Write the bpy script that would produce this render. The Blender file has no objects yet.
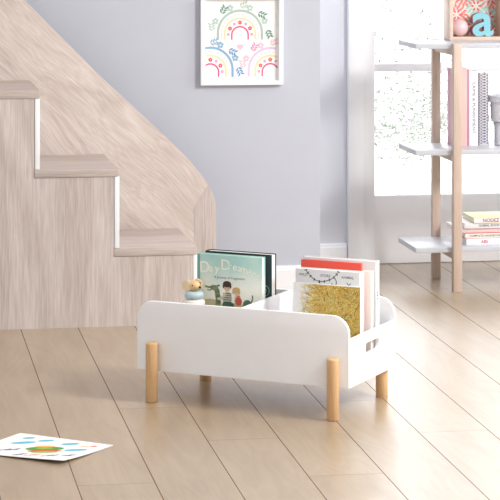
import bpy, bmesh, math, random
from mathutils import Vector, Matrix, noise
random.seed(7)
C = bpy.context.scene.collection
SC = bpy.context.scene
R = math.radians

# ------------------------------------------------------------------ nodes / materials
def lin(c):
    return tuple(((v/255.)/12.92 if v/255. <= .04045 else ((v/255.+.055)/1.055)**2.4) for v in c) + (1.,)

def new_mat(name):
    m = bpy.data.materials.new(name); m.use_nodes = True
    nt = m.node_tree
    return m, nt, nt.nodes['Principled BSDF']

def N(nt, t, **kw):
    n = nt.nodes.new(t)
    for k, v in kw.items(): setattr(n, k, v)
    return n

def plain(name, col, rough=.5, spec=.5, var=.03, scale=30., bump=0.):
    """a paint / paper / plastic with a little procedural tone variation"""
    m, nt, b = new_mat(name)
    c = lin(col)
    tc = N(nt, 'ShaderNodeTexCoord')
    nz = N(nt, 'ShaderNodeTexNoise'); nz.inputs['Scale'].default_value = scale; nz.inputs['Detail'].default_value = 3
    nt.links.new(tc.outputs['Object'], nz.inputs['Vector'])
    r = N(nt, 'ShaderNodeValToRGB')
    r.color_ramp.elements[0].position = .3; r.color_ramp.elements[1].position = .7
    r.color_ramp.elements[0].color = tuple(x*(1-var) for x in c[:3])+(1,)
    r.color_ramp.elements[1].color = tuple(min(1, x*(1+var)) for x in c[:3])+(1,)
    nt.links.new(nz.outputs['Fac'], r.inputs['Fac'])
    nt.links.new(r.outputs['Color'], b.inputs['Base Color'])
    b.inputs['Roughness'].default_value = rough
    b.inputs['Specular IOR Level'].default_value = spec
    if bump:
        bp = N(nt, 'ShaderNodeBump'); bp.inputs['Strength'].default_value = bump; bp.inputs['Distance'].default_value = .002
        nt.links.new(nz.outputs['Fac'], bp.inputs['Height']); nt.links.new(bp.outputs['Normal'], b.inputs['Normal'])
    return m

def wood(name, light, dark, rot=(0, 0, 0), scale=1., rough=.45, contrast=1., ring=6., fine=1., spec=.4, warp=0.):
    """grain runs along local Z after the rotation; slow cathedral rings plus fine fibre lines"""
    m, nt, b = new_mat(name)
    tc = N(nt, 'ShaderNodeTexCoord')
    rt = N(nt, 'ShaderNodeMapping'); rt.inputs['Rotation'].default_value = rot
    if warp:
        n0 = N(nt, 'ShaderNodeTexNoise'); n0.inputs['Scale'].default_value = 3.2; n0.inputs['Detail'].default_value = 1
        nt.links.new(tc.outputs['Object'], n0.inputs['Vector'])
        vm = N(nt, 'ShaderNodeVectorMath', operation='MULTIPLY_ADD'); vm.inputs[1].default_value = (warp,)*3
        nt.links.new(n0.outputs['Color'], vm.inputs[0]); nt.links.new(tc.outputs['Object'], vm.inputs[2])
        nt.links.new(vm.outputs[0], rt.inputs['Vector'])
    else:
        nt.links.new(tc.outputs['Object'], rt.inputs['Vector'])
    mp = N(nt, 'ShaderNodeMapping'); mp.inputs['Scale'].default_value = (scale*9, scale*9, scale*1.5)
    nt.links.new(rt.outputs['Vector'], mp.inputs['Vector'])
    n1 = N(nt, 'ShaderNodeTexNoise'); n1.inputs['Scale'].default_value = .55; n1.inputs['Detail'].default_value = 2
    n1.inputs['Distortion'].default_value = .8
    nt.links.new(mp.outputs['Vector'], n1.inputs['Vector'])
    mul = N(nt, 'ShaderNodeMath', operation='MULTIPLY'); mul.inputs[1].default_value = ring
    nt.links.new(n1.outputs['Fac'], mul.inputs[0])
    pp = N(nt, 'ShaderNodeMath', operation='PINGPONG'); pp.inputs[1].default_value = .5
    nt.links.new(mul.outputs[0], pp.inputs[0])
    m2 = N(nt, 'ShaderNodeMapping'); m2.inputs['Scale'].default_value = (scale*210*fine, scale*210*fine, scale*11)
    nt.links.new(rt.outputs['Vector'], m2.inputs['Vector'])
    n2 = N(nt, 'ShaderNodeTexNoise'); n2.inputs['Scale'].default_value = 1.; n2.inputs['Detail'].default_value = 3
    nt.links.new(m2.outputs['Vector'], n2.inputs['Vector'])
    add = N(nt, 'ShaderNodeMath', operation='MULTIPLY_ADD'); add.inputs[1].default_value = .5
    nt.links.new(pp.outputs[0], add.inputs[0])
    s2 = N(nt, 'ShaderNodeMath', operation='MULTIPLY'); s2.inputs[1].default_value = .95
    nt.links.new(n2.outputs['Fac'], s2.inputs[0]); nt.links.new(s2.outputs[0], add.inputs[2])
    r = N(nt, 'ShaderNodeValToRGB')
    e = r.color_ramp.elements
    e[0].position = .5-.22/contrast; e[1].position = .62+.3/contrast
    e[0].color = lin(dark); e[1].color = lin(light)
    nt.links.new(add.outputs[0], r.inputs['Fac'])
    nt.links.new(r.outputs['Color'], b.inputs['Base Color'])
    b.inputs['Roughness'].default_value = rough
    b.inputs['Specular IOR Level'].default_value = spec
    bp = N(nt, 'ShaderNodeBump'); bp.inputs['Strength'].default_value = .12; bp.inputs['Distance'].default_value = .001
    nt.links.new(n2.outputs['Fac'], bp.inputs['Height']); nt.links.new(bp.outputs['Normal'], b.inputs['Normal'])
    return m

PLANK_W, PLANK_X0, PLANK_L, PLANK_Y0 = .2045, .5322, 2.42, 5.985
def floor_material():
    m, nt, b = new_mat('oak_floor')
    L = nt.links.new
    tc = N(nt, 'ShaderNodeTexCoord')
    sep = N(nt, 'ShaderNodeSeparateXYZ'); L(tc.outputs['Object'], sep.inputs[0])
    def mth(op, a, b_=None, c_=None):
        n = N(nt, 'ShaderNodeMath', operation=op)
        for i, v in enumerate((a, b_, c_)):
            if v is None: continue
            if isinstance(v, (int, float)): n.inputs[i].default_value = v
            else: L(v, n.inputs[i])
        return n.outputs[0]
    ux = mth('DIVIDE', mth('SUBTRACT', sep.outputs['X'], PLANK_X0), PLANK_W)
    row = mth('FLOOR', ux); fx = mth('SUBTRACT', ux, row)
    r3 = mth('FLOORED_MODULO', mth('MULTIPLY', row, 2.), 3.)       # 0,2,1 -> joints staggered by thirds
    uy = mth('DIVIDE', mth('SUBTRACT', mth('SUBTRACT', sep.outputs['Y'], PLANK_Y0), mth('MULTIPLY', r3, .45)), PLANK_L)
    col = mth('FLOOR', uy); fy = mth('SUBTRACT', uy, col)
    idv = N(nt, 'ShaderNodeCombineXYZ'); L(row, idv.inputs[0]); L(col, idv.inputs[1])
    wn = N(nt, 'ShaderNodeTexWhiteNoise', noise_dimensions='3D'); L(idv.outputs[0], wn.inputs['Vector'])
    # grain coordinates shifted per plank
    off = N(nt, 'ShaderNodeVectorMath', operation='MULTIPLY'); L(wn.outputs['Color'], off.inputs[0]); off.inputs[1].default_value = (7, 13, 5)
    ad = N(nt, 'ShaderNodeVectorMath', operation='ADD'); L(tc.outputs['Object'], ad.inputs[0]); L(off.outputs[0], ad.inputs[1])
    mp = N(nt, 'ShaderNodeMapping'); mp.inputs['Scale'].default_value = (7., 1.1, 1.); L(ad.outputs[0], mp.inputs['Vector'])
    n1 = N(nt, 'ShaderNodeTexNoise'); n1.inputs['Scale'].default_value = .9; n1.inputs['Detail'].default_value = 3; n1.inputs['Distortion'].default_value = .5
    L(mp.outputs[0], n1.inputs['Vector'])
    ring = mth('PINGPONG', mth('MULTIPLY', n1.outputs['Fac'], 11.), .5)
    m2 = N(nt, 'ShaderNodeMapping'); m2.inputs['Scale'].default_value = (150., 6., 1.); L(ad.outputs[0], m2.inputs['Vector'])
    n2 = N(nt, 'ShaderNodeTexNoise'); n2.inputs['Scale'].default_value = 1.; n2.inputs['Detail'].default_value = 3; L(m2.outputs[0], n2.inputs['Vector'])
    n3 = N(nt, 'ShaderNodeTexNoise'); n3.inputs['Scale'].default_value = 2.2; n3.inputs['Detail'].default_value = 2; L(mp.outputs[0], n3.inputs['Vector'])
    v = mth('MULTIPLY', ring, .27)
    v = mth('MULTIPLY_ADD', n2.outputs['Fac'], .34, v)
    v = mth('MULTIPLY_ADD', n3.outputs['Fac'], .55, v)
    v = mth('MULTIPLY_ADD', wn.outputs['Value'], .14, v)
    r = N(nt, 'ShaderNodeValToRGB'); e = r.color_ramp.elements
    e[0].position = .28; e[1].position = .94
    e[0].color = lin(FLOOR_D); e[1].color = lin(FLOOR_L)
    L(v, r.inputs['Fac'])
    # seams
    sx = mth('MINIMUM', fx, mth('SUBTRACT', 1., fx)); sx = mth('MULTIPLY', sx, PLANK_W)
    sy = mth('MINIMUM', fy, mth('SUBTRACT', 1., fy)); sy = mth('MULTIPLY', sy, PLANK_L)
    seam = mth('LESS_THAN', sx, .0014)
    seam2 = mth('MULTIPLY', mth('LESS_THAN', sy, .0014), .75)
    sm = mth('MAXIMUM', seam, seam2)
    mix = N(nt, 'ShaderNodeMix', data_type='RGBA'); L(sm, mix.inputs['Factor'])
    L(r.outputs['Color'], mix.inputs['A']); mix.inputs['B'].default_value = lin((118, 96, 78))
    L(mix.outputs['Result'], b.inputs['Base Color'])
    rg = mth('MULTIPLY_ADD', n2.outputs['Fac'], .05, .28)
    L(rg, b.inputs['Roughness'])
    b.inputs['Specular IOR Level'].default_value = .6
    L(mth('MULTIPLY_ADD', sm, -.85, .85), b.inputs['Coat Weight']); L(mth('MULTIPLY_ADD', sm, -.55, .55), b.inputs['Specular IOR Level']); b.inputs['Coat Roughness'].default_value = .37; b.inputs['Coat IOR'].default_value = 1.5
    bp = N(nt, 'ShaderNodeBump'); bp.inputs['Strength'].default_value = .12; bp.inputs['Distance'].default_value = .001
    L(mth('SUBTRACT', n2.outputs['Fac'], sm), bp.inputs['Height']); L(bp.outputs['Normal'], b.inputs['Normal'])
    return m

FLOOR_D, FLOOR_L = (154, 132, 106), (194, 174, 147)
M = {}
M['floor'] = floor_material()
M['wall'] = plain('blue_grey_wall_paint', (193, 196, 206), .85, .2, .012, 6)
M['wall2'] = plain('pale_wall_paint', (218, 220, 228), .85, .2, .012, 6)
M['trim'] = plain('white_trim_paint', (240, 240, 243), .45, .4, .01, 8)
M['door'] = plain('white_door_paint', (245, 243, 244), .45, .4, .012, 5)
M['lacquer'] = plain('white_lacquer', (246, 245, 247), .38, .4, .008, 12)
M['white_edge'] = plain('white_melamine', (244, 245, 248), .4, .4, .008, 12)
M['beech'] = wood('golden_beech', (228, 192, 146), (204, 160, 112), scale=1.6, contrast=.8, ring=4)
M['oak_v'] = wood('pale_oak_vertical', (216, 205, 199), (178, 163, 156), scale=1.0, ring=4, contrast=1.05, fine=1.2)
M['oak_d'] = wood('pale_oak_diagonal', (214, 201, 193), (180, 164, 155), rot=(0, R(45.5), 0), scale=.8, ring=9, contrast=1.1, fine=1.1, warp=.09)
M['oak_x'] = wood('pale_oak_lengthwise', (208, 196, 189), (171, 156, 148), rot=(0, R(90), 0), scale=1.0, ring=4, contrast=1.05, fine=1.2)
M['oak_edge'] = wood('pale_oak_edge_band', (236, 224, 215), (222, 206, 196), scale=1.5, ring=3, contrast=.8)
M['shelf_wood'] = wood('rosy_beech', (212, 191, 177), (188, 165, 149), scale=1.5, contrast=.8, ring=4)
M['cube_wood'] = wood('rosy_beech_box', (228, 207, 192), (206, 180, 163), rot=(0, R(90), 0), scale=1.5, contrast=.8, ring=4)
M['shelf_white'] = plain('white_shelf_board', (200, 202, 209), .35, .45, .008, 10)
M['paper'] = plain('white_paper', (244, 243, 240), .7, .2, .01, 60)
M['pages'] = plain('book_pages', (240, 238, 232), .8, .1, .04, 220)

def flat(name, col, rough=.6): 
    if name not in M: M[name] = plain(name, col, rough, .25, .03, 40)
    return M[name]

def glass_material():
    m = bpy.data.materials.new('window_glass'); m.use_nodes = True
    nt = m.node_tree; nt.nodes.clear()
    o = N(nt, 'ShaderNodeOutputMaterial'); mx = N(nt, 'ShaderNodeMixShader')
    t = N(nt, 'ShaderNodeBsdfTransparent'); g = N(nt, 'ShaderNodeBsdfGlossy'); g.inputs['Roughness'].default_value = .02
    f = N(nt, 'ShaderNodeFresnel'); f.inputs['IOR'].default_value = 1.25
    nt.links.new(f.outputs[0], mx.inputs[0]); nt.links.new(t.outputs[0], mx.inputs[1]); nt.links.new(g.outputs[0], mx.inputs[2])
    nt.links.new(mx.outputs[0], o.inputs[0])
    return m
M['glass'] = glass_material()

# ------------------------------------------------------------------ mesh helpers
def finish(name, me, mats, parent=None, smooth=35):
    if not isinstance(mats, (list, tuple)): mats = [mats]
    for m in mats: me.materials.append(m)
    for p in me.polygons: p.use_smooth = True
    me.set_sharp_from_angle(angle=R(smooth))
    o = bpy.data.objects.new(name, me); C.objects.link(o)
    if parent: o.parent = parent
    return o

def obj(name, bm, mats, parent=None, smooth=35):
    bmesh.ops.recalc_face_normals(bm, faces=bm.faces[:])
    me = bpy.data.meshes.new(name); bm.to_mesh(me); bm.free()
    return finish(name, me, mats, parent, smooth)

def keep(name, bm, mats, parent=None, smooth=35):
    """like obj() without touching the normals (flat prints)"""
    me = bpy.data.meshes.new(name); bm.to_mesh(me); bm.free()
    return finish(name, me, mats, parent, smooth)

def box(bm, x0, x1, y0, y1, z0, z1, bev=.0, mi=0, seg=2):
    t = bmesh.new()
    bmesh.ops.create_cube(t, size=1.)
    for v in t.verts:
        v.co = Vector((x0+(v.co.x+.5)*(x1-x0), y0+(v.co.y+.5)*(y1-y0), z0+(v.co.z+.5)*(z1-z0)))
    if bev: bmesh.ops.bevel(t, geom=t.edges[:], offset=bev, segments=seg, affect='EDGES', profile=.5)
    for f in t.faces: f.material_index = mi
    me = bpy.data.meshes.new('t'); t.to_mesh(me); t.free(); bm.from_mesh(me); bpy.data.meshes.remove(me)
    return bm

def boxo(name, x0, x1, y0, y1, z0, z1, mat, parent=None, bev=.002):
    return obj(name, box(bmesh.new(), x0, x1, y0, y1, z0, z1, bev), mat, parent)

def arc(cx, cy, r, a0, a1, n=8):
    return [(cx+r*math.cos(R(a0+(a1-a0)*i/n)), cy+r*math.sin(R(a0+(a1-a0)*i/n))) for i in range(n+1)]

def rrect(x0, x1, y0, y1, rbl, rbr, rtr, rtl, n=8):
    p = []
    p += arc(x0+rbl, y0+rbl, rbl, 180, 270, n) if rbl else [(x0, y0)]
    p += arc(x1-rbr, y0+rbr, rbr, 270, 360, n) if rbr else [(x1, y0)]
    p += arc(x1-rtr, y1-rtr, rtr, 0, 90, n) if rtr else [(x1, y1)]
    p += arc(x0+rtl, y1-rtl, rtl, 90, 180, n) if rtl else [(x0, y1)]
    return p

def slab(loops, thick, bev=0., mat3=None):
    """a board cut from 2D outlines (first outline outer, others holes), extruded along local z, returned as mesh; mat3 moves it"""
    cu = bpy.data.curves.new('slab', 'CURVE'); cu.dimensions = '2D'; cu.fill_mode = 'BOTH'
    cu.extrude = max(thick/2-bev, 1e-5); cu.bevel_depth = bev; cu.bevel_resolution = 1; cu.offset = -bev
    for lp in loops:
        s = cu.splines.new('POLY'); s.points.add(len(lp)-1); s.use_cyclic_u = True
        for p, q in zip(s.points, lp): p.co = (q[0], q[1], 0, 1)
    o = bpy.data.objects.new('slab', cu)
    me = bpy.data.meshes.new_from_object(o)
    bpy.data.objects.remove(o); bpy.data.curves.remove(cu)
    bm = bmesh.new(); bm.from_mesh(me); bpy.data.meshes.remove(me)
    bmesh.ops.remove_doubles(bm, verts=bm.verts, dist=1e-6)
    if mat3: bm.transform(mat3)
    return bm

XZ = Matrix(((1, 0, 0, 0), (0, 0, 1, 0), (0, 1, 0, 0), (0, 0, 0, 1)))     # 2D (x,y)->(x,z), thickness along y
YZ = Matrix(((0, 0, 1, 0), (1, 0, 0, 0), (0, 1, 0, 0), (0, 0, 0, 1)))     # 2D (x,y)->(y,z), thickness along x

def lathe(bm, prof, n=32, M4=None, mi=0):
    rings = []
    for (r, z) in prof:
        if r < 1e-6: rings.append([bm.verts.new((0, 0, z))])
        else: rings.append([bm.verts.new((r*math.cos(2*math.pi*i/n), r*math.sin(2*math.pi*i/n), z)) for i in range(n)])
    fs = []
    for a, b in zip(rings, rings[1:]):
        if len(a) == 1 and len(b) == 1: continue
        for i in range(n):
            j = (i+1) % n
            if len(a) == 1: fs.append(bm.faces.new((a[0], b[j], b[i])))
            elif len(b) == 1: fs.append(bm.faces.new((a[i], a[j], b[0])))
            else: fs.append(bm.faces.new((a[i], a[j], b[j], b[i])))
    for f in fs: f.material_index = mi
    if M4: bmesh.ops.transform(bm, matrix=M4, verts=[v for rg in rings for v in rg])
    return bm

def rounded_cyl(r, h, b):
    p = [(0, 0), (r-b*.5, 0), (r, b*.5)]
    p += [(r-b+b*math.cos(a), h-b+b*math.sin(a)) for a in [math.pi/2*i/6 for i in range(7)]]
    return p + [(0, h)]

def ball(bm, c, r, sx=1, sy=1, sz=1, mi=0, u=20, v=12):
    t = bmesh.new(); bmesh.ops.create_uvsphere(t, u_segments=u, v_segments=v, radius=r)
    for q in t.verts: q.co = Vector((q.co.x*sx, q.co.y*sy, q.co.z*sz))+Vector(c)
    for f in t.faces: f.material_index = mi
    me = bpy.data.meshes.new('t'); t.to_mesh(me); t.free(); bm.from_mesh(me); bpy.data.meshes.remove(me)

def text_bm(s, size, extrude=.0002, align='CENTER', bold=0., shear=0., spacing=1.):
    cu = bpy.data.curves.new('txt', 'FONT'); cu.body = s; cu.size = size; cu.extrude = extrude
    cu.align_x = align; cu.align_y = 'CENTER'; cu.offset = bold; cu.shear = shear; cu.space_character = spacing
    cu.resolution_u = 4
    o = bpy.data.objects.new('txt', cu); C.objects.link(o)
    bpy.context.view_layer.update()
    me = bpy.data.meshes.new_from_object(o.evaluated_get(bpy.context.evaluated_depsgraph_get()))
    bpy.data.objects.remove(o); bpy.data.curves.remove(cu)
    bm = bmesh.new(); bm.from_mesh(me); bpy.data.meshes.remove(me)
    for f in bm.faces: f.material_index = 0
    return bm

# flat artwork in 2D (x,y) at height z: returns into bm
def P2(bm, pts, z, mi):
    vs = [bm.verts.new((p[0], p[1], z)) for p in pts]
    f = bm.faces.new(vs); f.material_index = mi; return f
def ell(bm, cx, cy, rx, ry, z, mi, rot=0, n=14):
    c, s = math.cos(rot), math.sin(rot)
    P2(bm, [(cx+rx*math.cos(t)*c-ry*math.sin(t)*s, cy+rx*math.cos(t)*s+ry*math.sin(t)*c) for t in [2*math.pi*i/n for i in range(n)]], z, mi)
def stroke(bm, pts, w, z, mi):
    for a, b in zip(pts, pts[1:]):
        d = Vector((b[0]-a[0], b[1]-a[1])); 
        if d.length < 1e-9: continue
        d.normalize(); n = Vector((-d.y, d.x))*w/2; e = d*w*.3
        P2(bm, [(a[0]-n.x-e.x, a[1]-n.y-e.y), (b[0]-n.x+e.x, b[1]-n.y+e.y), (b[0]+n.x+e.x, b[1]+n.y+e.y), (a[0]+n.x-e.x, a[1]+n.y-e.y)], z, mi)
def leaf(bm, x, y, l, w, ang, z, mi):
    c, s = math.cos(ang), math.sin(ang)
    P2(bm, [(x+a*l*c-b*w*s, y+a*l*s+b*w*c) for a, b in ((0, 0), (.3, -.4), (.65, -.4), (1, 0), (.65, .4), (.3, .4))], z, mi)

def tag(o, label=None, cat=None, group=None, kind=None):
    if label: o['label'] = label
    if cat: o['category'] = cat
    if group: o['group'] = group
    if kind: o['kind'] = kind
    return o
def thing(name, label, cat, loc=(0, 0, 0), rz=0, group=None):
    o = bpy.data.objects.new(name, None); C.objects.link(o)
    o.empty_display_size = .1
    o.location = loc; o.rotation_euler = (0, 0, rz)
    return tag(o, label, cat, group)
def structure(o): o['kind'] = 'structure'; return o

# ------------------------------------------------------------------ room shell
WALL_Y, WIN_Y, CORNER_X, CEIL = 8.95, 9.515, 1.76, 2.9
structure(obj('floor', box(bmesh.new(), -2.2, 4.6, 2.0, 9.62, -.05, 0), M['floor']))
bm = bmesh.new(); box(bm, -2.2, CORNER_X, WALL_Y, WALL_Y+.12, 0, CEIL)
structure(obj('wall_left', bm, M['wall']))
bm = bmesh.new()
GX0, GX1, GZ1 = 2.052, 3.30, 2.15
box(bm, CORNER_X-.3, GX0, WIN_Y, WIN_Y+.1, 0, CEIL)
box(bm, GX1, 4.6, WIN_Y, WIN_Y+.1, 0, CEIL)
box(bm, GX0, GX1, WIN_Y, WIN_Y+.1, GZ1, CEIL)
structure(obj('wall_back', bm, M['wall2']))

structure(obj('ceiling', box(bmesh.new(), -2.2, 4.6, 2.0, 9.62, CEIL+.001, CEIL+.08), M['trim']))

def baseboard(name, x0, x1, y):
    prof = [(0, 0), (-.016, 0), (-.016, .078), (-.012, .082), (-.012, .088), (-.007, .0945), (0, .0945)]
    bm = bmesh.new()
    a = [bm.verts.new((x0, y+p[0], p[1])) for p in prof]; b = [bm.verts.new((x1, y+p[0], p[1])) for p in prof]
    n = len(prof)
    for i in range(n): bm.faces.new((a[i], a[(i+1) % n], b[(i+1) % n], b[i]))
    bm.faces.new(a); bm.faces.new(b[::-1])
    return structure(obj(name, bm, M['trim'], smooth=20))
baseboard('baseboard_left', -2.2, CORNER_X, WALL_Y)
baseboard('baseboard_back', CORNER_X-.05, 1.9845, WIN_Y)

# casing around the glazed door / window
bm = bmesh.new()
box(bm, 1.987, GX0-.0005, WIN_Y-.032, WIN_Y-.0005, 0, GZ1+.065, .003)
box(bm, GX1+.0005, GX1+.066, WIN_Y-.032, WIN_Y-.0005, 0, GZ1+.065, .003)
box(bm, GX0-.0005, GX1+.0005, WIN_Y-.032, WIN_Y-.0005, GZ1, GZ1+.065, .003)
structure(obj('trim_1', bm, M['trim']))
win = thing('window_1', None, None, (2.676, WIN_Y, 0)); structure(win)
def wpart(name, x0, x1, y0, y1, z0, z1, mat, bev=.003):
    return boxo(name, x0-2.676, x1-2.676, y0, y1, z0, z1, mat, win, bev)
wpart('stile', GX0+.001, 2.104, -.016, .05, .003, GZ1-.001, M['trim'])
wpart('stile', 3.248, GX1-.001, -.016, .05, .003, GZ1-.001, M['trim'])
wpart('top_rail', 2.104, 3.248, -.016, .05, GZ1-.07, GZ1-.001, M['trim'])
wpart('transom_bar', 2.104, 3.248, -.006, .045, .815, .849, M['trim'])
wpart('lower_panel', 2.104, 3.248, .0, .05, .003, .290, M['door'])
wpart('glass_pane', 2.104, 3.248, .022, .027, .290, .815, M['glass'], 0)
wpart('glass_pane', 2.104, 3.248, .022, .027, .849, GZ1-.07, M['glass'], 0)

# outside: pale terrace and shrubs
structure(obj('terrace', box(bmesh.new(), -6, 16, 9.63, 60, -.08, -.03), plain('pale_paving', (250, 250, 248), .8, .2, .01, 3)))
def leaf_mat(name, col):
    m, nt, b = new_mat(name)
    tc = N(nt, 'ShaderNodeTexCoord'); nz = N(nt, 'ShaderNodeTexNoise'); nz.inputs['Scale'].default_value = 9
    nt.links.new(tc.outputs['Object'], nz.inputs['Vector'])
    r = N(nt, 'ShaderNodeValToRGB'); r.color_ramp.elements[0].position = .35; r.color_ramp.elements[1].position = .65
    r.color_ramp.elements[0].color = lin(tuple(c*.9 for c in col)); r.color_ramp.elements[1].color = lin(col)
    nt.links.new(nz.outputs['Fac'], r.inputs['Fac']); nt.links.new(r.outputs['Color'], b.inputs['Base Color'])
    b.inputs['Roughness'].default_value = .6
    return m
M['leaf_far'] = leaf_mat('grey_leaf', (128, 136, 126)); M['leaf'] = leaf_mat('pale_leaf', (166, 173, 166)); M['twig'] = plain('pale_twig', (206, 204, 196), .8)
def shrub(loc, h, rad, n, label, ball_z=.55, squash=1., lm='leaf'):
    t = thing('garden_shrub', label, 'shrub', loc, 0, None)
    bm = bmesh.new(); tips = []
    for k in range(n):
        while True:
            p = Vector((random.uniform(-1, 1), random.uniform(-1, 1), random.uniform(-1, 1)))
            if p.length < 1 and p.length > .25 and noise.noise(p*2.3+Vector(loc)) > -.12: break
        q = Vector((p.x*rad, p.y*rad, h*ball_z+p.z*rad*squash)); tips.append(q)
        l = random.uniform(.016, .034); w = l*.42
        mt = Matrix.Translation(q) @ Matrix.Rotation(random.uniform(0, 6.28), 4, 'Z') @ Matrix.Rotation(random.uniform(-1.1, 1.1), 4, 'X') @ Matrix.Rotation(random.uniform(-1, 1), 4, 'Y')
        pts = [(0, 0, 0), (l*.3, -w*.5, .003), (l*.7, -w*.4, .002), (l, 0, -.003), (l*.7, w*.4, .002), (l*.3, w*.5, .003)]
        vs = [bm.verts.new(mt @ Vector(p_)) for p_ in pts]; mid = bm.verts.new(mt @ Vector((l*.55, 0, -.002)))
        for i in range(6): bm.faces.new((vs[i], vs[(i+1) % 6], mid))
    obj('foliage', bm, M[lm], t)
    bm = bmesh.new()
    def twig(a, b, r0, r1):
        d = (b-a); mtx = Matrix.Translation(a) @ d.to_track_quat('Z', 'Y').to_matrix().to_4x4()
        lathe(bm, [(r0*.6, 0), (r1*.6, d.length)], 6, mtx)
    fork = Vector((0, 0, h*ball_z-rad*squash*.7)); twig(Vector((0, 0, 0)), fork, .012, .009)
    for q in random.sample(tips, min(26, n)): twig(fork, q, .006, .002)
    obj('stem', bm, M['twig'], t)
    return t
shrub((2.80, 12.0, -.03), .62, .25, 1500, 'low rounded pale shrub beyond the glass, left of the white shelving', .66)
shrub((3.10, 12.4, -.03), .72, .24, 700, 'pale shrub beyond the glass, seen between the wooden shelf posts', .66)
shrub((3.02, 13.2, -.03), 1.15, .34, 520, 'sparse tall pale shrub beyond the upper pane, behind the top shelf', .72, 1., 'leaf_far')
shrub((3.62, 12.8, -.03), .62, .25, 300, 'pale shrub beyond the glass, behind the books on the middle shelf', .66)

# ------------------------------------------------------------------ staircase
st = thing('storage_staircase', 'pale wood storage staircase with slanted side board against the grey wall', 'stairs', (.70, 8.25, 0))
SX, SY = .70, 8.25
def sbox(name, x0, x1, y0, y1, z0, z1, mat, bev=.0015): return boxo(name, x0-SX, x1-SX, y0-SY, y1-SY, z0, z1, mat, st, bev)
YB = 8.744                                    # back board front face
treads = [(-.02, .600, .854), (.581, .882, .569), (.867, 1.168, .281)]
for x0, x1, zt in treads:
    sbox('tread', x0, x1, 8.248, YB, zt-.029, zt, M['oak_x'], .002)
fr = [(-.02, .5808), (.5808, .8668), (.8668, 1.155)]
for (x0, x1), (a, b_, zt) in zip(fr, treads):
    sbox('front_panel', x0, x1, 8.252, 8.270, .0, zt-.030, M['oak_v'], 0)
for x0, (a, b_, zt), zlow in ((.583, treads[0], .570), (.869, treads[1], .282), (1.1555, treads[2], .0)):
    sbox('white_side_panel', x0, x0+.0175, 8.251, YB-.001, zlow, zt-.0295, M['white_edge'], .0008)
out = [(-.05, 0), (1.2255, 0), (1.2255, .355), (1.281, .445), (1.262, .474), (1.212, .537), (1.10, .648), (.869, .863), (.579, 1.157), (-.05, 1.797)]
bm = slab([[(x-SX, z) for x, z in out]], .04, .0008, Matrix.Translation((0, 8.764-SY, 0)) @ XZ)
bm.normal_update()
for f in bm.faces: f.material_index = 1 if abs(f.normal.y) < .9 and f.normal.x+f.normal.z > .3 else 0
obj('slanted_side_board', bm, [M['oak_d'], M['oak_edge']], st)
out = [(1.2256, 0), (1.313, 0), (1.313, .352), (1.311, .374), (1.305, .396), (1.295, .420), (1.2811, .4449), (1.2256, .3551)]
bm = slab([[(x-SX, z) for x, z in out]], .04, .0008, Matrix.Translation((0, 8.764-SY, 0)) @ XZ)
bm.normal_update()
for f in bm.faces: f.material_index = 1 if abs(f.normal.y) < .9 and f.normal.x+f.normal.z > .3 and f.normal.x > .1 else 0
obj('end_board', bm, [M['oak_v'], M['oak_edge']], st)

# ------------------------------------------------------------------ framed rainbow print on the wall
FX0, FX1, FZ0, FZ1 = 1.279, 1.607, .812, 1.166
pf = thing('framed_picture', 'white box frame with a pastel rainbow print hanging on the grey wall', 'picture', ((FX0+FX1)/2, WALL_Y, FZ0))
W_, H_ = FX1-FX0, FZ1-FZ0
bm = slab([rrect(-W_/2, W_/2, 0, H_, 0, 0, 0, 0), rrect(-W_/2+.0165, W_/2-.0165, .0165, H_-.0165, 0, 0, 0, 0)], .030, .0012, Matrix.Translation((0, -.0155, 0)) @ XZ)
obj('frame', bm, M['white_edge'], pf)
# artwork: x right, z up, in metres from the lower left corner of the opening
AW, AH = W_-.033, H_-.033
cols = [('print_paper', (246, 245, 243)), ('sage', (176, 196, 184)), ('butter', (240, 222, 178)), ('blush', (240, 208, 198)), ('magenta', (222, 96, 138)),
        ('coral', (226, 92, 104)), ('denim', (142, 178, 210)), ('lilac', (226, 200, 226)), ('leaf_green', (104, 154, 132)), ('rose', (232, 150, 188)),
        ('sky_blue', (112, 158, 200)), ('pale_sage', (188, 206, 198)), ('pale_blue', (150, 184, 212)), ('pale_pink', (240, 200, 214))]
ci = {c[0]: i for i, c in enumerate(cols)}
amats = [flat('art_'+n, c, .7) for n, c in cols]
bm = bmesh.new()
box(bm, 0, AW, 0, AH, -.003, 0, 0, 0)
def inside(x, y): return .004 < x < AW-.004 and .004 < y < AH-.004
def arch(cx, y0, r, leg, w, z, mi, dash=0):
    pts = [(cx-r, y0+leg*i/5) for i in range(5)] + [(cx+r*math.cos(math.pi-math.pi*i/28), y0+leg+r*math.sin(math.pi*i/28)) for i in range(29)] + [(cx+r, y0+leg-leg*i/5) for i in range(1, 6)]
    for i, (a, b_) in enumerate(zip(pts, pts[1:])):
        if inside(*a) and inside(*b_):
            if not dash: stroke(bm, [a, b_], w, z+.00002*(i % 2), mi)
            elif i % 2 == 0: ell(bm, (a[0]+b_[0])/2, (a[1]+b_[1])/2, w*.5, w*.5, z, mi, 0, 8)
def flower(x, y, r, mi):
    for k in range(5):
        p = (x+r*.6*math.cos(k*1.2566+.3), y+r*.6*math.sin(k*1.2566+.3))
        if inside(*p): ell(bm, p[0], p[1], r*.42, r*.42, .0007+.00002*k, mi, 0, 8)
def sprig(x, y, ang, n, l, mi):
    for k in range(n):
        px, py = x+math.cos(ang)*k*l*.55, y+math.sin(ang)*k*l*.55
        for s in (-1, 1):
            if inside(px, py): leaf(bm, px, py, l, l*.42, ang+s*.8, .0007+.00003*(2*k+s), mi)
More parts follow.
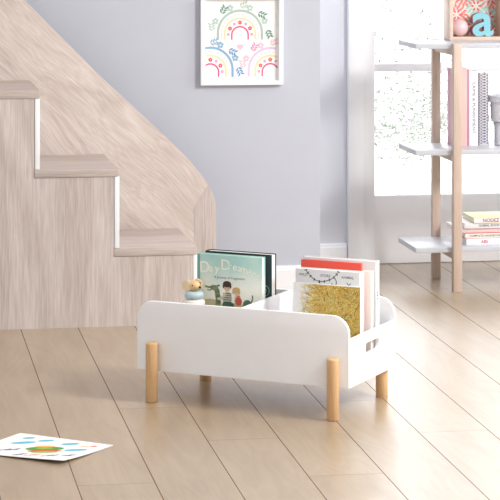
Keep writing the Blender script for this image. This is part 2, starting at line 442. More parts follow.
def rainbow(cx, y0, s, outer, leaves, fl):
    arch(cx, y0, .086*s, .024*s, .0092*s, .0003, ci[outer])
    arch(cx, y0, .072*s, .022*s, .006*s, .0003, ci['blush'], 1)
    arch(cx, y0, .060*s, .020*s, .0075*s, .0003, ci['butter'])
    for k in range(7):
        a = math.pi*(k+.1)/6.2
        flower(cx+.046*s*math.cos(a), y0+.016*s+.048*s*math.sin(a), .0085*s if k % 2 else .006*s, ci['coral'] if k % 2 else ci['rose'])
    arch(cx, y0, .032*s, .016*s, .006*s, .0003, ci['magenta'])
    for k in range(9):
        a = math.pi*(k+.3)/8.6; px, py = cx+.108*s*math.cos(a), y0+.022*s+.105*s*math.sin(a)
        if k % 2: flower(px, py, .0135*s, ci[fl])
        else: sprig(px, py, a-1.57+.3, 3, .019*s, ci[leaves] if k in (2, 6, 0) else ci[fl])
rainbow(.142, .163, 1.02, 'sage', 'leaf_green', 'pale_sage')
rainbow(.024, .017, 1.03, 'denim', 'sky_blue', 'pale_blue')
rainbow(.263, .017, 1.0, 'lilac', 'rose', 'pale_pink')
for s in (-1, 1): ell(bm, .142+s*.0062, .135, .0075, .0075, .0007, ci['pale_pink'])
P2(bm, [(.1292, .132), (.142, .118), (.1548, .132)], .00072, ci['pale_pink'])
bm.transform(Matrix.Translation((-AW/2, -.0065, .0165)) @ Matrix(((1, 0, 0, 0), (0, 0, -1, 0), (0, 1, 0, 0), (0, 0, 0, 1))))
keep('rainbow_print', bm, amats, pf)

# ------------------------------------------------------------------ book storage box
TH = R(-34.5); BC = Vector((1.202, 6.9478, 0))
E1 = Vector((math.cos(TH), math.sin(TH), 0)); E2 = Vector((-math.sin(TH), math.cos(TH), 0))
def W(x, y, z): return BC+E1*x+E2*y+Vector((0, 0, z))
X0, X1, Y0, Y1, Z0, ZT, ZS, T = -.3645, .3385, -.164, .216, .0912, .304, .2345, .0125
bx = thing('book_storage_box', 'low white book storage box with rounded corners on round wooden legs', 'storage box', BC, TH)
def panel(name, y):
    bm = slab([rrect(X0, X1, Z0, ZT, .004, .004, .054, .054, 10)], T, .0018, Matrix.Translation((0, y+T/2, 0)) @ XZ)
    return obj(name, bm, M['lacquer'], bx)
panel('front_panel', Y0); panel('rear_panel', Y1-T)
def side(x):
    cy, cz = .024, .188
    slot = rrect(cy-.053, cy+.053, cz-.0155, cz+.0155, .011, .011, .011, .011, 6)
    bm = slab([rrect(Y0+T, Y1-T, Z0, ZS, 0, 0, 0, 0), slot], T, .0015, Matrix.Translation((x+T/2, 0, 0)) @ YZ)
    obj('side_panel', bm, M['lacquer'], bx)
side(X0+.0005); side(X1-T-.0005)
boxo('divider', -.0195, -.007, Y0+T, Y1-T, .1045, ZT, M['lacquer'], bx, .0018)
boxo('bottom_panel', X0+T, X1-T, Y0+T, Y1-T, Z0+.0005, .1040, M['lacquer'], bx, .001)
for x, y, h in ((-.3045, Y0-.0185, .1815), (.2955, Y0-.0185, .1815), (-.300, .180, Z0), (.304, .182, Z0)):
    bm = bmesh.new(); lathe(bm, rounded_cyl(.0185, h, .006 if h > .1 else .001), 36, Matrix.Translation((x, y, 0)))
    obj('leg', bm, M['beech'], bx, 50)

# ------------------------------------------------------------------ books
def book(name, label, loc, rz, w, t, h, cover, pages=None, spine='L', board=.0022, group=None, cat='book', over=.003, lay=False, spine_mat=None):
    """upright: x = width, y = thickness (front cover at y=0), z = height, origin = lower left front corner.  Cover, then page block."""
    b = thing(name, label, cat, loc, rz, group)
    bm = bmesh.new()
    box(bm, 0, w, 0, board, 0, h, .0006); box(bm, 0, w, t-board, t, 0, h, .0006)
    if spine == 'L': box(bm, 0, board, board*.5, t-board*.5, 0, h, .0006, 1)
    else: box(bm, w-board, w, board*.5, t-board*.5, 0, h, .0006, 1)
    obj('cover', bm, [cover, spine_mat or cover], b)
    x0, x1 = (board, w-over) if spine == 'L' else (over, w-board)
    boxo('pages', x0, x1, board, t-board, over, h-over, pages or M['pages'], b, 0)
    return b
FR = Matrix(((1, 0, 0, 0), (0, 0, -1, 0), (0, 1, 0, 0), (0, 0, 0, 1)))    # flat art (x,y,up) -> front cover (x, -up, z)
def onfront(bm, dx=0, dz=0): bm.transform(Matrix.Translation((dx, -.0001, dz)) @ FR); return bm
BZ = .1042

# teal picture book
w, h, t = .2235, .322, .024
def art_cover():
    m, nt, b = new_mat('misty_teal_cover'); L = nt.links.new
    tc = N(nt, 'ShaderNodeTexCoord'); sep = N(nt, 'ShaderNodeSeparateXYZ'); L(tc.outputs['Object'], sep.inputs[0])
    nz = N(nt, 'ShaderNodeTexNoise'); nz.inputs['Scale'].default_value = 9; nz.inputs['Detail'].default_value = 4; L(tc.outputs['Object'], nz.inputs['Vector'])
    a = N(nt, 'ShaderNodeMath', operation='MULTIPLY_ADD'); L(sep.outputs['Z'], a.inputs[0]); a.inputs[1].default_value = 5.2; a.inputs[2].default_value = -1.15
    c = N(nt, 'ShaderNodeMath', operation='MULTIPLY_ADD'); L(nz.outputs['Fac'], c.inputs[0]); c.inputs[1].default_value = .9; L(a.outputs[0], c.inputs[2])
    r = N(nt, 'ShaderNodeValToRGB'); e = r.color_ramp.elements
    e[0].position = .42; e[0].color = lin((246, 245, 232)); e[1].position = 1.; e[1].color = lin((166, 208, 200))
    L(c.outputs[0], r.inputs['Fac']); L(r.outputs['Color'], b.inputs['Base Color']); b.inputs['Roughness'].default_value = .45
    return m
M['teal_cover'] = art_cover()
M['teal_spine'] = plain('teal_spine_cloth', (112, 168, 160), .5)
M['mint_pages'] = plain('pale_mint_pages', (228, 242, 236), .7, .2, .02, 150)
dd = book('picture_book', 'teal picture book showing two children and a green creature, left compartment front', W(-.2585, .037, BZ), TH, w, t, h, M['teal_cover'], M['mint_pages'], 'L', spine_mat=M['teal_spine'])
bm = bmesh.new(); box(bm, .0, .010, -.0004, .0004, .0, h, 0); obj('spine_band', bm, M['teal_spine'], dd)
cream = flat('cream_lettering', (250, 248, 230)); ink = flat('grey_ink', (92, 104, 100))
def arctext(s, parent, x0, x1, zf, size, mat, name, bold=.0002):
    """letters set one by one along a curve on the front cover"""
    tot = bmesh.new(); n = len(s)
    for i, ch in enumerate(s):
        u = (i+.5)/n; x = x0+(x1-x0)*u; z = zf(x); sl = (zf(x+.002)-zf(x-.002))/.004
        k = size*(1.45 if i == 0 else 1.)
        b1 = text_bm(ch, k, .0002, bold=bold)
        b1.transform(Matrix.Translation((x, z+(k-size)*.1, 0)) @ Matrix.Rotation(math.atan(sl), 4, 'Z'))
        me = bpy.data.meshes.new('t'); b1.to_mesh(me); b1.free(); tot.from_mesh(me); bpy.data.meshes.remove(me)
    return obj(name, onfront(tot), mat, parent)
arctext('Day', dd, .014, .080, lambda x: h-.043-.9*(x-.06)**2-.02*(x-.04), .034, cream, 'title')
arctext('Dreamers', dd, .090, .218, lambda x: h-.033-2.2*max(0, x-.10)**2, .032, cream, 'title')
obj('subtitle', onfront(text_bm('A Journey of Imagination', .0105, .0002), .112, h-.0700), ink, dd)
# illustration: two simple child figures and a long-necked green animal
ic = [('skin', (226, 190, 160)), ('dark_hair', (74, 58, 50)), ('blond_hair', (214, 178, 120)), ('pine', (74, 100, 84)), ('stripe', (214, 206, 184)), ('red_dress', (206, 96, 78)),
      ('moss', (140, 158, 116)), ('deep_moss', (96, 124, 96)), ('sand', (196, 188, 150))]
ii = {c[0]: i for i, c in enumerate(ic)}
bm = bmesh.new()
def I(px, py): return ((px-80)/325*.2235, h-(py-70)/5*.00294-.003)        # design grid -> metres on the cover
def E_(px, py, rx, ry, z, c, rot=0): x, y = I(px, py); ell(bm, x, y, rx/325*.2235, ry/5*.00294, z, ii[c], rot, 18)
def S_(pts, wd, z, c): stroke(bm, [I(*p) for p in pts], wd, z, ii[c])
E_(150, 345, 60, 45, .0001, 'sand'); E_(270, 352, 80, 38, .00012, 'sand')
S_([(182, 345), (186, 315), (184, 285), (180, 258), (172, 240)], .017, .0002, 'moss')
E_(166, 240, 21, 15, .0003, 'moss'); S_([(160, 236), (140, 240), (122, 236)], .006, .0003, 'moss'); S_([(160, 246), (142, 256), (132, 252)], .004, .0003, 'moss')
S_([(182, 229), (192, 226)], .005, .0003, 'deep_moss'); E_(172, 234, 2.5, 3, .0004, 'dark_hair')
E_(332, 318, 22, 26, .0002, 'deep_moss'); S_([(340, 318), (352, 305), (358, 285), (357, 268)], .004, .0003, 'deep_moss')
E_(232, 290, 23, 36, .0004, 'stripe')
for k in range(5): S_([(213, 268+k*11), (251, 266+k*11)], .0032, .0005+.00002*k, 'pine')
S_([(222, 270), (205, 292), (186, 298)], .0075, .0006, 'stripe'); E_(236, 328, 30, 20, .0006, 'pine')
E_(231, 234, 17, 21, .0007, 'skin'); E_(231, 217, 21, 17, .0008, 'dark_hair'); E_(214, 228, 5, 12, .0009, 'dark_hair'); E_(248, 227, 5, 12, .0009, 'dark_hair')
for s in (224, 238): E_(s, 238, 1.6, 2, .001, 'dark_hair')
E_(284, 296, 17, 30, .0004, 'skin'); E_(288, 304, 17, 22, .0005, 'red_dress'); S_([(280, 285), (292, 275)], .004, .0006, 'red_dress')
E_(277, 254, 16, 19, .0007, 'skin'); E_(277, 244, 19, 14, .0008, 'blond_hair'); E_(261, 255, 4, 12, .0009, 'blond_hair'); E_(293, 255, 4, 12, .0009, 'blond_hair')
for s in (271, 283): E_(s, 258, 1.5, 2, .001, 'dark_hair')
keep('illustration', onfront(bm), [flat('ill_'+n, c) for n, c in ic], dd)

# dark green book behind it
M['dark_cover'] = plain('dark_green_cover', (30, 50, 52), .4, .4, .12, 12)
db = book('hardback_book', 'dark green hardback with a pale swirl emblem, standing behind the teal picture book', W(-.2500, .0765, BZ), TH, .2295, .034, .3265, M['dark_cover'], None, 'L')
bm = bmesh.new()
def ring(cx, cy, r, w_, a0, a1, z, mi, n=20):
    stroke(bm, [(cx+r*math.cos(R(a0+(a1-a0)*i/n)), cy+r*math.sin(R(a0+(a1-a0)*i/n))) for i in range(n+1)], w_, z, mi)
ex, ez = .2045, .214
ring(ex, ez, .0165, .0016, -160, 160, .0002, 0); ring(ex-.001, ez, .008, .0016, -120, 200, .0002, 0); ring(ex-.001, ez-.028, .010, .0016, 140, 380, .0002, 0)
ring(ex-.001, ez-.027, .004, .0016, 0, 300, .0002, 0)
keep('emblem', onfront(bm), [flat('pale_teal_ink', (150, 190, 186))], db)
bm = bmesh.new(); ell(bm, .197, .168, .008, .012, .0002, 0); keep('red_mark', onfront(bm), [flat('mark_red', (198, 84, 76))], db)

# right compartment, front to back
yb = book('picture_book', 'white book with olive-yellow grassy tangle cover, frontmost in the right compartment', W(.094, -.016, BZ), TH, .2205, .010, .2640, M['paper'], None, 'L', .0012, over=.0015)
gc = [('ochre', (224, 182, 84)), ('straw', (252, 226, 128)), ('olive', (182, 150, 66)), ('umber', (92, 72, 38)), ('pale_straw', (228, 218, 160)), ('rust', (160, 112, 70))]
bm = bmesh.new(); P2(bm, [(.219, .002), (.219, .262)]+[(.066+(.012 if k % 2 else -.012)+.006*noise.noise(Vector((k*.7, 5, 1))), .262-.260*k/40) for k in range(41)], .0001, 0)
rg = random.Random(3)
for k in range(4200):
    x = rg.uniform(.03, .216); y = rg.uniform(.02, .262)
    edge = .046+.02*noise.noise(Vector((y*30, 3, 0)))
    if x < edge and rg.random() > .22: continue
    a = math.pi+rg.gauss(0, .75) if x < .095 else rg.uniform(0, 6.28)
    if y > .225 and x < .095: a = math.pi*.75+rg.gauss(0, .4)
    l = rg.uniform(.008, .026); wd = rg.uniform(.0009, .0022)
    dx, dy = math.cos(a)*l, math.sin(a)*l
    x2, y2 = min(.219, max(.008, x+dx)), min(.2625, max(.002, y+dy))
    nx, ny = -math.sin(a)*wd/2, math.cos(a)*wd/2
    c = rg.choices(range(6), (30, 34, 12, 9, 16, 4))[0]
    if x < .06: c = rg.choice((0, 1, 4, 4, 2))
    z = .0002+.0006*k/4200
    try: P2(bm, [(x-nx, y-ny), (x2, y2), (min(.219, x+nx), y+ny)], z, c)
    except ValueError: pass
keep('grass_print', onfront(bm), [flat('grass_'+n, c) for n, c in gc], yb)
bm = bmesh.new(); ell(bm, .129, .167, .0055, .0055, .0010, 0); ell(bm, .1305, .163, .003, .003, .0012, 1); keep('small_figure', onfront(bm), [M['paper'], flat('figure_violet', (84, 74, 120))], yb)

M['grey_cover'] = plain('pale_grey_cover', (226, 226, 228), .5, .3, .02, 20)
wb = book('picture_book', 'pale grey book with dark leafy garland and small words, behind the grassy yellow book', W(.0955, -.003, BZ), TH, .2115, .036, .3045, M['grey_cover'], None, 'L', .0018)
tx = flat('dim_grey_print', (120, 120, 118))
for s, x, z_ in (('WILD', .026, .287), ('STORE', .099, .2875), ('ANIMAL', .172, .2865)):
    obj('lettering', onfront(text_bm(s, .0112, .0002, bold=.0001), x, z_), tx, wb)
bm = bmesh.new(); dk = 0
g = [(.034, .3025), (.041, .294), (.050, .284), (.062, .275), (.078, .2695), (.095, .2705), (.112, .276), (.126, .284), (.136, .294), (.142, .3025)]
stroke(bm, g, .0022, .0002, 0)
for i, (x, y) in enumerate(g):
    for s in (-1, 1): leaf(bm, x, y, .0055, .004, i*.25-1.2+s*1.3, .0003+.00002*i+.00001*s, 0)
stroke(bm, [(.130, .283), (.135, .274), (.135, .266), (.131, .258)], .0026, .0005, 0); stroke(bm, [(.116, .260), (.121, .266), (.126, .260)], .002, .0006, 0)
pass; stroke(bm, [(.080, .270), (.082, .261), (.088, .263)], .003, .0006, 0)
keep('garland_print', onfront(bm), [flat('garland_dark', (70, 84, 76))], wb)
bm = bmesh.new(); stroke(bm, [(.170, .272), (.175, .264), (.182, .270)], .002, .0006, 0)
keep('twig_print', onfront(bm), [M['garland_dark']], wb)

M['red_cover'] = plain('coral_red_cover', (232, 84, 66), .4, .4, .03, 20)
rb = book('hardback_book', 'coral red hardback standing between the grey garland book and the cream book', W(.0965, .0365, BZ), TH, .1985, .0125, .3255, M['red_cover'], None, 'R')
M['cream_cover'] = plain('cream_cover', (244, 242, 236), .5, .3, .02, 20)
cb = book('hardback_book', 'cream hardback showing a plain right strip beside the red book', W(.103, .0555, BZ), TH, .217, .021, .3005, M['cream_cover'], None, 'L')
bb = book('hardback_book', 'tall white hardback at the back of the right compartment, red letters on its spine', W(.076, .082, BZ), TH, .249, .028, .3275, M['grey_cover'], None, 'R', spine_mat=M['paper'])
bm = text_bm('ABS', .013, .0002, bold=.0005, spacing=1.3)
bm.transform(Matrix.Translation((.2492, .014, .222)) @ Matrix(((0, 0, 1, 0), (0, -1, 0, 0), (1, 0, 0, 0), (0, 0, 0, 1))) @ Matrix.Rotation(0, 4, 'Z'))
obj('spine_lettering', bm, flat('letter_red', (204, 70, 80)), bb)

# ------------------------------------------------------------------ wooden stacking toy
ty = thing('stacking_toy', 'wooden stacking toy with a round-eared animal head and pastel rings', 'toy', W(-.249, -.004, BZ), TH)
M['toy_wood'] = wood('toy_maple', (238, 206, 160), (220, 180, 128), scale=2.5, contrast=.8, ring=4)
ring_cols = [('toy_linen', (230, 220, 206)), ('toy_pink', (226, 190, 186)), ('toy_cream', (236, 230, 220)), ('toy_sage', (190, 206, 196)), ('toy_sand', (226, 206, 176)), ('toy_rose', (222, 196, 192)), ('toy_ivory', (240, 236, 226)), ('toy_blue_grey', (186, 204, 210))]
def torus_prof(rc, hh, k=10):
    return [(rc-hh+hh*math.cos(a)*.95, hh*math.sin(a)) for a in [-math.pi/2+math.pi*i/k for i in range(k+1)]]
z = .004
bm = bmesh.new(); lathe(bm, rounded_cyl(.036, .014, .003), 32); obj('base', bm, M['toy_wood'], ty)
bm = bmesh.new(); lathe(bm, [(0, .013), (.006, .013), (.006, .214), (0, .214)], 16); obj('peg', bm, M['toy_wood'], ty)
z = .0145; hh = .0122
for i, (n, c) in enumerate(ring_cols):
    rr = (.036, .036, .036, .0358, .0356, .0354, .0352, .0312)[i]
    bm = bmesh.new(); p = torus_prof(rr, hh)
    lathe(bm, [(.0065, -hh)]+p+[(.0065, hh)], 36, Matrix.Translation((0, 0, z+hh)))
    obj('ring', bm, plain(n, c, .45, .4), ty, 60); z += 2*hh+.0002
zc = z+.0165
bm = bmesh.new(); ball(bm, (0, 0, zc), .0185, 1.05, .95, .92, u=28, v=18); ball(bm, (.0145, -.008, zc-.003), .0105, 1.1, .9, .8)
hd = obj('head', bm, M['toy_wood'], ty, 60)
dkb = flat('toy_black', (40, 36, 34)); 
bm = bmesh.new(); ball(bm, (.0265, -.0125, zc-.002), .0036); obj('nose', bm, dkb, hd)
for ex_, ey_, ez_ in ((.003, -.0176, .003), (.0165, .0085, .008)):
    bm = bmesh.new(); ball(bm, (ex_, ey_, zc+ez_), .0023); obj('eye', bm, dkb, hd)
earm = plain('toy_ear_tan', (240, 214, 174), .5); 
def ear(x, y, dz):
    bm = bmesh.new(); mtx = Matrix.Translation((x, y, zc+dz)) @ Matrix.Rotation(R(-12), 4, 'Z') @ Matrix.Rotation(R(90), 4, 'X')
    lathe(bm, [(0, -.003), (.015, -.003), (.0178, -.0015), (.0178, .0015), (.015, .003), (0, .003)], 28, mtx); obj('ear', bm, earm, hd, 60)
ear(-.0215, -.009, -.001); ear(.003, .0195, .001)

# ------------------------------------------------------------------ child's drawing on the floor
T0 = Vector((.425, 6.609)); U = Vector((.79, -.613)).normalized(); V = Vector((-.613, -.79)).normalized()
SW, SH = .312, .256
def surf(u, v, dz=0.):
    """u along the far edge, v towards the viewer (metres) -> world; near right corner and left edge lift a little"""
    z = .0016 + .011*max(0, (v/SH))**2*max(0, u/SW)**1.5 + .0035*(max(0, .35-u/SW))**2
    p = T0+U*u+V*v
    return Vector((p.x, p.y, z+dz))
org = surf(SW/2, SH/2); org.z = 0
bm = bmesh.new(); nu, nv = 16, 12
top = [[bm.verts.new(surf(SW*i/nu, SH*j/nv)-org) for i in range(nu+1)] for j in range(nv+1)]
bot = [[bm.verts.new(surf(SW*i/nu, SH*j/nv, -.0012)-org) for i in range(nu+1)] for j in range(nv+1)]
for j in range(nv):
    for i in range(nu):
        bm.faces.new((top[j][i], top[j][i+1], top[j+1][i+1], top[j+1][i])); bm.faces.new((bot[j][i], bot[j+1][i], bot[j+1][i+1], bot[j][i+1]))
for i in range(nu):
    bm.faces.new((top[0][i+1], top[0][i], bot[0][i], bot[0][i+1])); bm.faces.new((top[nv][i], top[nv][i+1], bot[nv][i+1], bot[nv][i]))
for j in range(nv):
    bm.faces.new((top[j][0], top[j+1][0], bot[j+1][0], bot[j][0])); bm.faces.new((top[j+1][nu], top[j][nu], bot[j][nu], bot[j+1][nu]))
dr = thing('childs_drawing', 'white sheet with colourful crayon drawing lying on the wooden floor', 'drawing', org)
obj('sheet', bm, M['paper'], dr, 60)
pc = [('aqua', (96, 190, 214)), ('grass_green', (84, 160, 66)), ('tomato', (222, 92, 66)), ('lime', (168, 194, 76)), ('mauve', (134, 104, 168)), ('orange', (240, 190, 100)), ('navy', (86, 84, 140)), ('pink', (232, 160, 180))]
pi_ = {c[0]: i for i, c in enumerate(pc)}
bm = bmesh.new()
def q(px, py): return Vector((.305*px, .22*py))
def dell(cu_, cv, ru, rv, c, dz, rot=0, n=16):
    cs, sn = math.cos(rot), math.sin(rot)
    vs = []
    for i in range(n):
        a, b_ = ru*math.cos(2*math.pi*i/n), rv*math.sin(2*math.pi*i/n)
        vs.append(bm.verts.new(surf(cu_+a*cs-b_*sn, cv+a*sn+b_*cs, dz)-org))
    f = bm.faces.new(vs); f.material_index = pi_[c]
def dline(pts, w_, c, dz):
    for (a, b_) in zip(pts, pts[1:]):
        d = Vector((b_[0]-a[0], b_[1]-a[1])).normalized(); n = Vector((-d.y, d.x))*w_/2
        f = bm.faces.new([bm.verts.new(surf(p[0]+s*n.x, p[1]+s*n.y, dz)-org) for p, s in ((a, -1), (b_, -1), (b_, 1), (a, 1))]); f.material_index = pi_[c]
RA = -.72                                             # direction that reads as horizontal on the sheet from the viewer's side
for x, y, ru, rv in ((.19, .19, .018, .010), (.25, .44, .036, .013), (.39, .21, .024, .010), (.66, .22, .026, .012), (.84, .48, .033, .013)):
    a = q(x, y); dell(a.x, a.y, ru, rv, 'aqua', .0003, RA)
a = q(.44, .78); b2 = q(.73, .53); mid = (a+b2)/2; dd_ = (b2-a).normalized(); nn = Vector((-dd_.y, dd_.x))
for off, c, dz, rl, rw in ((-.014, 'grass_green', .0004, .054, .026), (.016, 'tomato', .0005, .048, .013), (.032, 'lime', .0006, .038, .011), (-.040, 'orange', .00045, .028, .012), (-.014, 'lime', .00065, .024, .006)):
    m_ = mid+nn*off; dell(m_.x, m_.y, rl, rw, c, dz, math.atan2(dd_.y, dd_.x))
for cx_, cy_, c, s in ((.30, .84, 'navy', .05), (.20, .98, 'mauve', .03), (.62, .98, 'pink', .03), (.78, .92, 'mauve', .032), (.92, .80, 'navy', .02), (.50, 1.02, 'mauve', .02)):
    a = q(cx_, cy_)
    pts = [(a.x+s*(t_-.5)*1.2*.79-.010*math.sin(t_*15)*.6, a.y-s*(t_-.5)*1.2*.6+.015*math.sin(t_*15)) for t_ in [i/16 for i in range(17)]]
    dline(pts, .0038, c, .0003)
a = q(.30, .86); dell(a.x, a.y, .016, .006, 'mauve', .0004, RA)
a = q(.83, .25); dell(a.x, a.y, .017, .004, 'orange', .0003, RA); a = q(.90, .18); dell(a.x, a.y, .010, .006, 'tomato', .0003, RA)
keep('crayon_picture', bm, [flat('crayon_'+n, c) for n, c in pc], dr)

# ------------------------------------------------------------------ shelving unit
SHX, SHY = 2.70, 8.95
sh = thing('shelving_unit', 'open shelving unit of white boards on wooden posts before the window', 'shelf', (SHX, SHY, 0))
def shb(name, x0, x1, y0, y1, z0, z1, mat, bev=.002): return boxo(name, x0-SHX, x1-SHX, y0-SHY, y1-SHY, z0, z1, mat, sh, bev)
SZ = (.974, .555, .1726)
for z_ in SZ: shb('shelf_board', 2.114, 3.30, 8.800, 9.1035, z_-.020, z_, M['shelf_white'], .0012)
for px0 in (2.2575, 3.12):
    shb('post', px0, px0+.0345, 8.765, 8.7995, 0, .976, M['shelf_wood']); shb('post', px0-.0005, px0+.033, 9.104, 9.137, 0, .977, M['shelf_wood'])
    for z_ in SZ: shb('cross_rail', px0+.006, px0+.026, 8.7998, 9.1037, z_-.048, z_-.0203, M['shelf_wood'], .001)

# wooden display box on the top shelf
cz = .9742
cu_ = thing('display_box', 'small wooden box frame with coral patterned backing on the top shelf', 'box', (2.412, 8.98, cz))
CW, CH, CD, CT = .233, .215, .105, .0155
bm = slab([rrect(-CW/2, CW/2, 0, CH, .006, .006, .006, .006, 4), rrect(-CW/2+CT, CW/2-CT, CT, CH-CT, 0, 0, 0, 0)], CD, .001, Matrix.Translation((0, CD/2, 0)) @ XZ)
obj('surround', bm, M['cube_wood'], cu_)
bm = bmesh.new(); IW, IH = CW-2*CT, CH-2*CT
box(bm, -IW/2, IW/2, CD-.006, CD-.002, CT, CH-CT, 0, 0)
rp = random.Random(11)
art = bmesh.new()
def clip(x, y): return (min(IW/2-.001, max(-IW/2+.001, x)), min(IH-.001, max(.001, y)))
for cx_, cy_, c in ((-.062, .085, 1), (.005, .045, 1), (.02, .12, 2), (.072, .075, 2), (-.03, .16, 1), (.08, .15, 1), (.085, .02, 1)):
    for ringi, rad in ((0, .012), (1, .030), (2, .048)):
        n = (6, 11, 15)[ringi]
        for k in range(n):
            a = 6.283*(k+.5*ringi)/n
            x, y = cx_+rad*.55*math.cos(a), cy_+rad*.55*math.sin(a)
            l = .022; wd = .012
            pts = [clip(x+p*l*math.cos(a)-s*wd*math.sin(a), y+p*l*math.sin(a)+s*wd*math.cos(a)) for p, s in ((0, 0), (.4, -.42), (.8, -.25), (1, 0), (.8, .25), (.4, .42))]
            ar = sum(pts[i][0]*pts[(i+1) % 6][1]-pts[(i+1) % 6][0]*pts[i][1] for i in range(6))/2
            if ar > 2e-5 and len(set(pts)) == 6: P2(art, pts, .0002+.0002*ringi+.00001*k, c if ringi else 3)
art.transform(Matrix.Translation((0, CD-.0062, CT)) @ FR)
me = bpy.data.meshes.new('t'); art.to_mesh(me); art.free(); bm.from_mesh(me); bpy.data.meshes.remove(me)
keep('patterned_backing', bm, [flat('back_white', (246, 236, 232)), flat('back_coral', (240, 146, 138)), flat('back_mint', (176, 222, 212)), flat('back_rose', (232, 120, 124))], cu_)
bm = bmesh.new(); ball(bm, (0, 0, .0355), .0355, u=32, v=20)
pb = obj('pink_ball', bm, plain('glossy_pink', (224, 190, 192), .18, .6), None, 60); pb.location = (2.349, 9.025, cz+CT+.0002)
tag(pb, 'shiny pale pink ball in the lower left corner of the wooden box', 'ball')
bm = text_bm('a', .168, .017, bold=.0036)
xs = [v.co.x for v in bm.verts]; ys = [v.co.y for v in bm.verts]
sx = .088/(max(xs)-min(xs)); sy = .096/(max(ys)-min(ys))
for v in bm.verts: v.co = Vector(((v.co.x-(max(xs)+min(xs))/2)*sx, (v.co.y-min(ys))*sy, v.co.z))
bm.normal_update()
for f in bm.faces: f.material_index = 0 if abs(f.normal.z) > .7 else 1
bm.transform(FR)
la = obj('letter_block', bm, [plain('sky_blue_enamel', (132, 190, 204), .4), plain('copper_side', (146, 92, 82), .4)])
la.location = (2.4385, 9.012, cz+CT+.0003); tag(la, 'sky blue lower-case letter a with copper sides in the wooden box', 'letter')

# upright books on the middle shelf (spines to the front): rotated so that the spine looks at the room
def shelf_book(name, label, x, wth, hgt, depth, cover, spine_mat=None, y=8.9435, group='upright books on the middle shelf'):
    """spine at the front (y), cover boards facing left and right"""
    b = thing(name, label, 'book', (x, y, SZ[1]+.0003), 0, group)
    bm = bmesh.new(); bd = .0022
    box(bm, 0, bd, 0, depth, 0, hgt, .0006); box(bm, wth-bd, wth, 0, depth, 0, hgt, .0006); box(bm, bd*.5, wth-bd*.5, 0, bd, 0, hgt, .0006, 1)
    obj('cover', bm, [cover, spine_mat or cover], b)
    boxo('pages', bd, wth-bd, bd, depth-.003, .003, hgt-.003, M['pages'], b, 0)
    return b
pk = plain('dusty_pink_cover', (222, 176, 190), .45); sal = plain('salmon_spine', (244, 186, 180), .45); mv = plain('mauve_cover', (190, 144, 166), .45)
shelf_book('hardback_book', 'thick pink book with salmon spine behind the front shelf post', 2.2985, .061, .3095, .084, pk, sal)
shelf_book('slim_book', 'slim mauve book between the pink book and the white one', 2.3600, .0072, .3055, .084, mv)
wbk = shelf_book('hardback_book', 'white book whose spine reads Crime and Punishment on the middle shelf', 2.3676, .0372, .299, .084, plain('white_cloth_cover', (240, 238, 246), .5))
bm = text_bm('CRIME & PUNISHMENT', .0195, .0002)
xw = max(v.co.x for v in bm.verts)-min(v.co.x for v in bm.verts)
for v in bm.verts: v.co.x *= .205/xw; v.co.y *= .85
bm.transform(Matrix.Translation((.0186, -.0002, .152)) @ FR @ Matrix.Rotation(R(-90), 4, 'Z'))
t_ = obj('spine_title', bm, flat('spine_ink', (96, 92, 104)), wbk)
pt = shelf_book('hardback_book', 'book with grey dotted lattice spine, rightmost of the upright books', 2.4075, .0405, .2915, .084, plain('slate_cover', (92, 88, 100), .5), plain('pale_grey_spine', (206, 204, 210), .5))
bm = bmesh.new()
for j in range(25):
    for i in range(3):
        ell(bm, .0095+i*.0125, .010+j*.0113+(.0056 if i == 1 else 0), .0046, .0036, .0002, 0 if i != 1 else 1, 0, 8)
    for i in range(4): ell(bm, .0035+i*.0115, .0156+j*.0113, .0022, .0026, .00025, 1, 0, 6)
bm.transform(Matrix.Translation((0, -.0001, 0)) @ FR); keep('spine_pattern', bm, [flat('lattice_grey', (142, 140, 152)), flat('lattice_dark', (108, 106, 122))], pt)

# two grey tubs, one standing in the other's mouth
def tub(name, label, loc, prof):
    t = thing(name, label, 'tub', loc, 0, 'stacked grey tubs')
    return t
g1 = plain('speckled_grey', (224, 224, 232), .5, .3, .1, 120); g2 = plain('darker_grey_rim', (204, 204, 214), .5, .3, .12, 150)
t1 = tub('storage_tub', 'lower grey tub with a dark rim standing on the middle shelf', (2.521, 8.955, SZ[1]+.0003), None)
bm = bmesh.new(); lathe(bm, [(0, 0), (.043, 0), (.046, .004), (.047, .088), (.0435, .088), (.042, .006), (0, .006)], 36); obj('body', bm, g1, t1)
bm = bmesh.new(); lathe(bm, [(.0473, .084), (.0505, .084), (.0505, .092), (.0435, .092), (.0435, .0882), (.0473, .0882)], 36); obj('rim', bm, g2, t1)
t2 = tub('storage_tub', 'upper wider grey tub with a broad rim, standing on the lower tub', (2.521, 8.955, SZ[1]+.0927), None)
bm = bmesh.new(); lathe(bm, [(0, 0), (.045, 0), (.055, .003), (.060, .012), (.0625, .088), (.059, .088), (.056, .010), (0, .008)], 36); obj('body', bm, g1, t2)
bm = bmesh.new(); lathe(bm, [(.0628, .083), (.072, .083), (.072, .107), (.068, .109), (.0590, .109), (.0590, .0885), (.0628, .0885)], 36); obj('rim', bm, g2, t2)

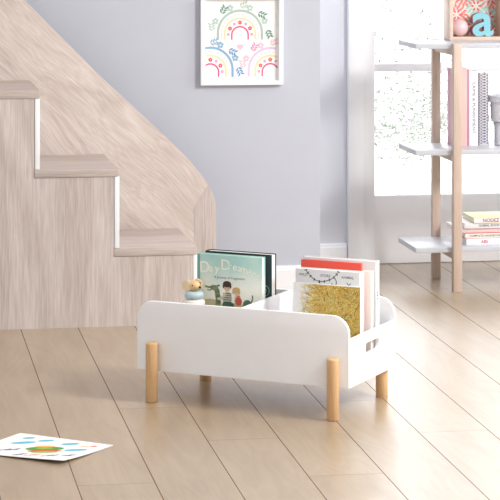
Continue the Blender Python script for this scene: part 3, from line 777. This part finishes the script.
# books lying on the bottom shelf, bottom to top
def flat_book(label, x, y, w_, d, z0, th, cover, title=None, tsize=.012, tcol=None, tx_=.05, name='lying_book', spine_mat=None, rz=0.):
    """lies flat, spine towards the front: x = length, y = depth, z = thickness"""
    b = thing(name, label, 'book', (x, y, z0), rz, 'books lying on the bottom shelf')
    bm = bmesh.new(); bd = .0022
    box(bm, 0, w_, 0, d, 0, bd, .0006); box(bm, 0, w_, 0, d, th-bd, th, .0006); box(bm, 0, w_, 0, bd, bd*.5, th-bd*.5, .0006, 1)
    obj('cover', bm, [cover, spine_mat or cover], b)
    boxo('pages', .003, w_-.003, bd, d-.003, bd, th-bd, M['pages'], b, 0)
    if title:
        bm = text_bm(title, tsize, .0002, 'LEFT', bold=.0003)
        bm.transform(Matrix.Translation((tx_, -.0002, th/2)) @ FR); obj('spine_title', bm, tcol, b)
    return b
Z = SZ[2]+.0003
wh = plain('white_gloss_cover', (240, 239, 243), .4); redc = plain('red_cover_board', (216, 92, 88), .45); crm = plain('cream_spine', (238, 234, 222), .5)
flat_book('thick white book at the bottom of the lying stack, spine reading ABS in red', 2.330, 8.845, .31, .20, Z, .0248, wh, 'ABS', .0165, flat('letter_crimson', (186, 60, 84)), .060); Z += .025
flat_book('book with red covers and cream spine, second from the bottom of the lying stack', 2.326, 8.848, .30, .22, Z, .0213, redc, 'COMPLETE HANDBOOK', .0115, flat('letter_grey', (130, 126, 120)), .018, spine_mat=crm); Z += .0215
flat_book('pale pink book in the middle of the lying stack', 2.300, 8.862, .30, .20, Z, .0178, plain('faded_pink_cover', (234, 214, 214), .5)); Z += .018
flat_book('grey-white book with red lower cover under the topmost lying book', 2.324, 8.852, .30, .215, Z, .0205, plain('grey_white_cover', (232, 230, 232), .45), 'ANIMAL BOOK', .0125, flat('letter_dim', (128, 126, 128)), .058); Z += .0207
yt = flat_book('topmost lying book with a yellow cover and white spine', 2.361, 8.846, .27, .18, Z, .0215, plain('straw_yellow_cover', (238, 220, 142), .45), 'NODEZ', .019, flat('letter_wine', (140, 58, 72)), .036, spine_mat=wh)

# ------------------------------------------------------------------ light
AMB = .76
wd = bpy.data.worlds.new('daylight'); SC.world = wd; wd.use_nodes = True
bg = wd.node_tree.nodes['Background']; bg.inputs['Color'].default_value = (.93, .965, 1., 1); nt_ = wd.node_tree
g_ = N(nt_, 'ShaderNodeTexCoord'); sp_ = N(nt_, 'ShaderNodeSeparateXYZ'); mr_ = N(nt_, 'ShaderNodeMapRange')
nt_.links.new(g_.outputs['Generated'], sp_.inputs[0]); nt_.links.new(sp_.outputs['Y'], mr_.inputs['Value'])
for k_, v_ in (('From Min', .45), ('From Max', .85), ('To Min', AMB), ('To Max', 3.1)): mr_.inputs[k_].default_value = v_      # brighter sky on the garden side
nt_.links.new(mr_.outputs[0], bg.inputs['Strength'])
def area(name, loc, aim, w_, h_, energy, col):
    l = bpy.data.lights.new(name, 'AREA'); l.shape = 'RECTANGLE'; l.size = w_; l.size_y = h_; l.energy = energy; l.color = col
    o = bpy.data.objects.new(name, l); C.objects.link(o); o.location = loc
    o.rotation_euler = (Vector(aim)-Vector(loc)).to_track_quat('-Z', 'Y').to_euler(); return o
area('side_window_light', (3.75, 5.20, 2.6), (1.2, 6.95, .2), .7, .7, 108, (1., .985, .965))
area('added_right_fill', (4.5, 7.3, 1.7), (1.8, 8.2, .4), 1.3, 1.3, 24, (.97, .98, 1.))  # added fill lamp, brightens the shelving and window wall; no window modelled here
sl = bpy.data.lights.new('sun', 'SUN'); sl.energy = 7.5; sl.angle = R(2); sl.color = (1., .98, .95)
so = bpy.data.objects.new('sun', sl); C.objects.link(so); so.location = (1, 1, 8); so.rotation_euler = (R(30), 0, 0)     # high sun over the roof: reaches only the terrace

# ------------------------------------------------------------------ camera
cam = bpy.data.cameras.new('camera'); co = bpy.data.objects.new('camera', cam); C.objects.link(co)
co.location = (0, 0, 1.5); co.rotation_euler = (R(90), 0, -math.atan(380/2300))
cam.sensor_width = 36; cam.lens = 2300/500*36; cam.shift_y = -.68; cam.clip_end = 200
SC.camera = co
vs = SC.view_settings; SC.display_settings.display_device = 'sRGB'
vs.view_transform = 'Standard'; vs.look = 'None'; vs.gamma = 1; vs.use_curve_mapping = False; vs.exposure = 0.22
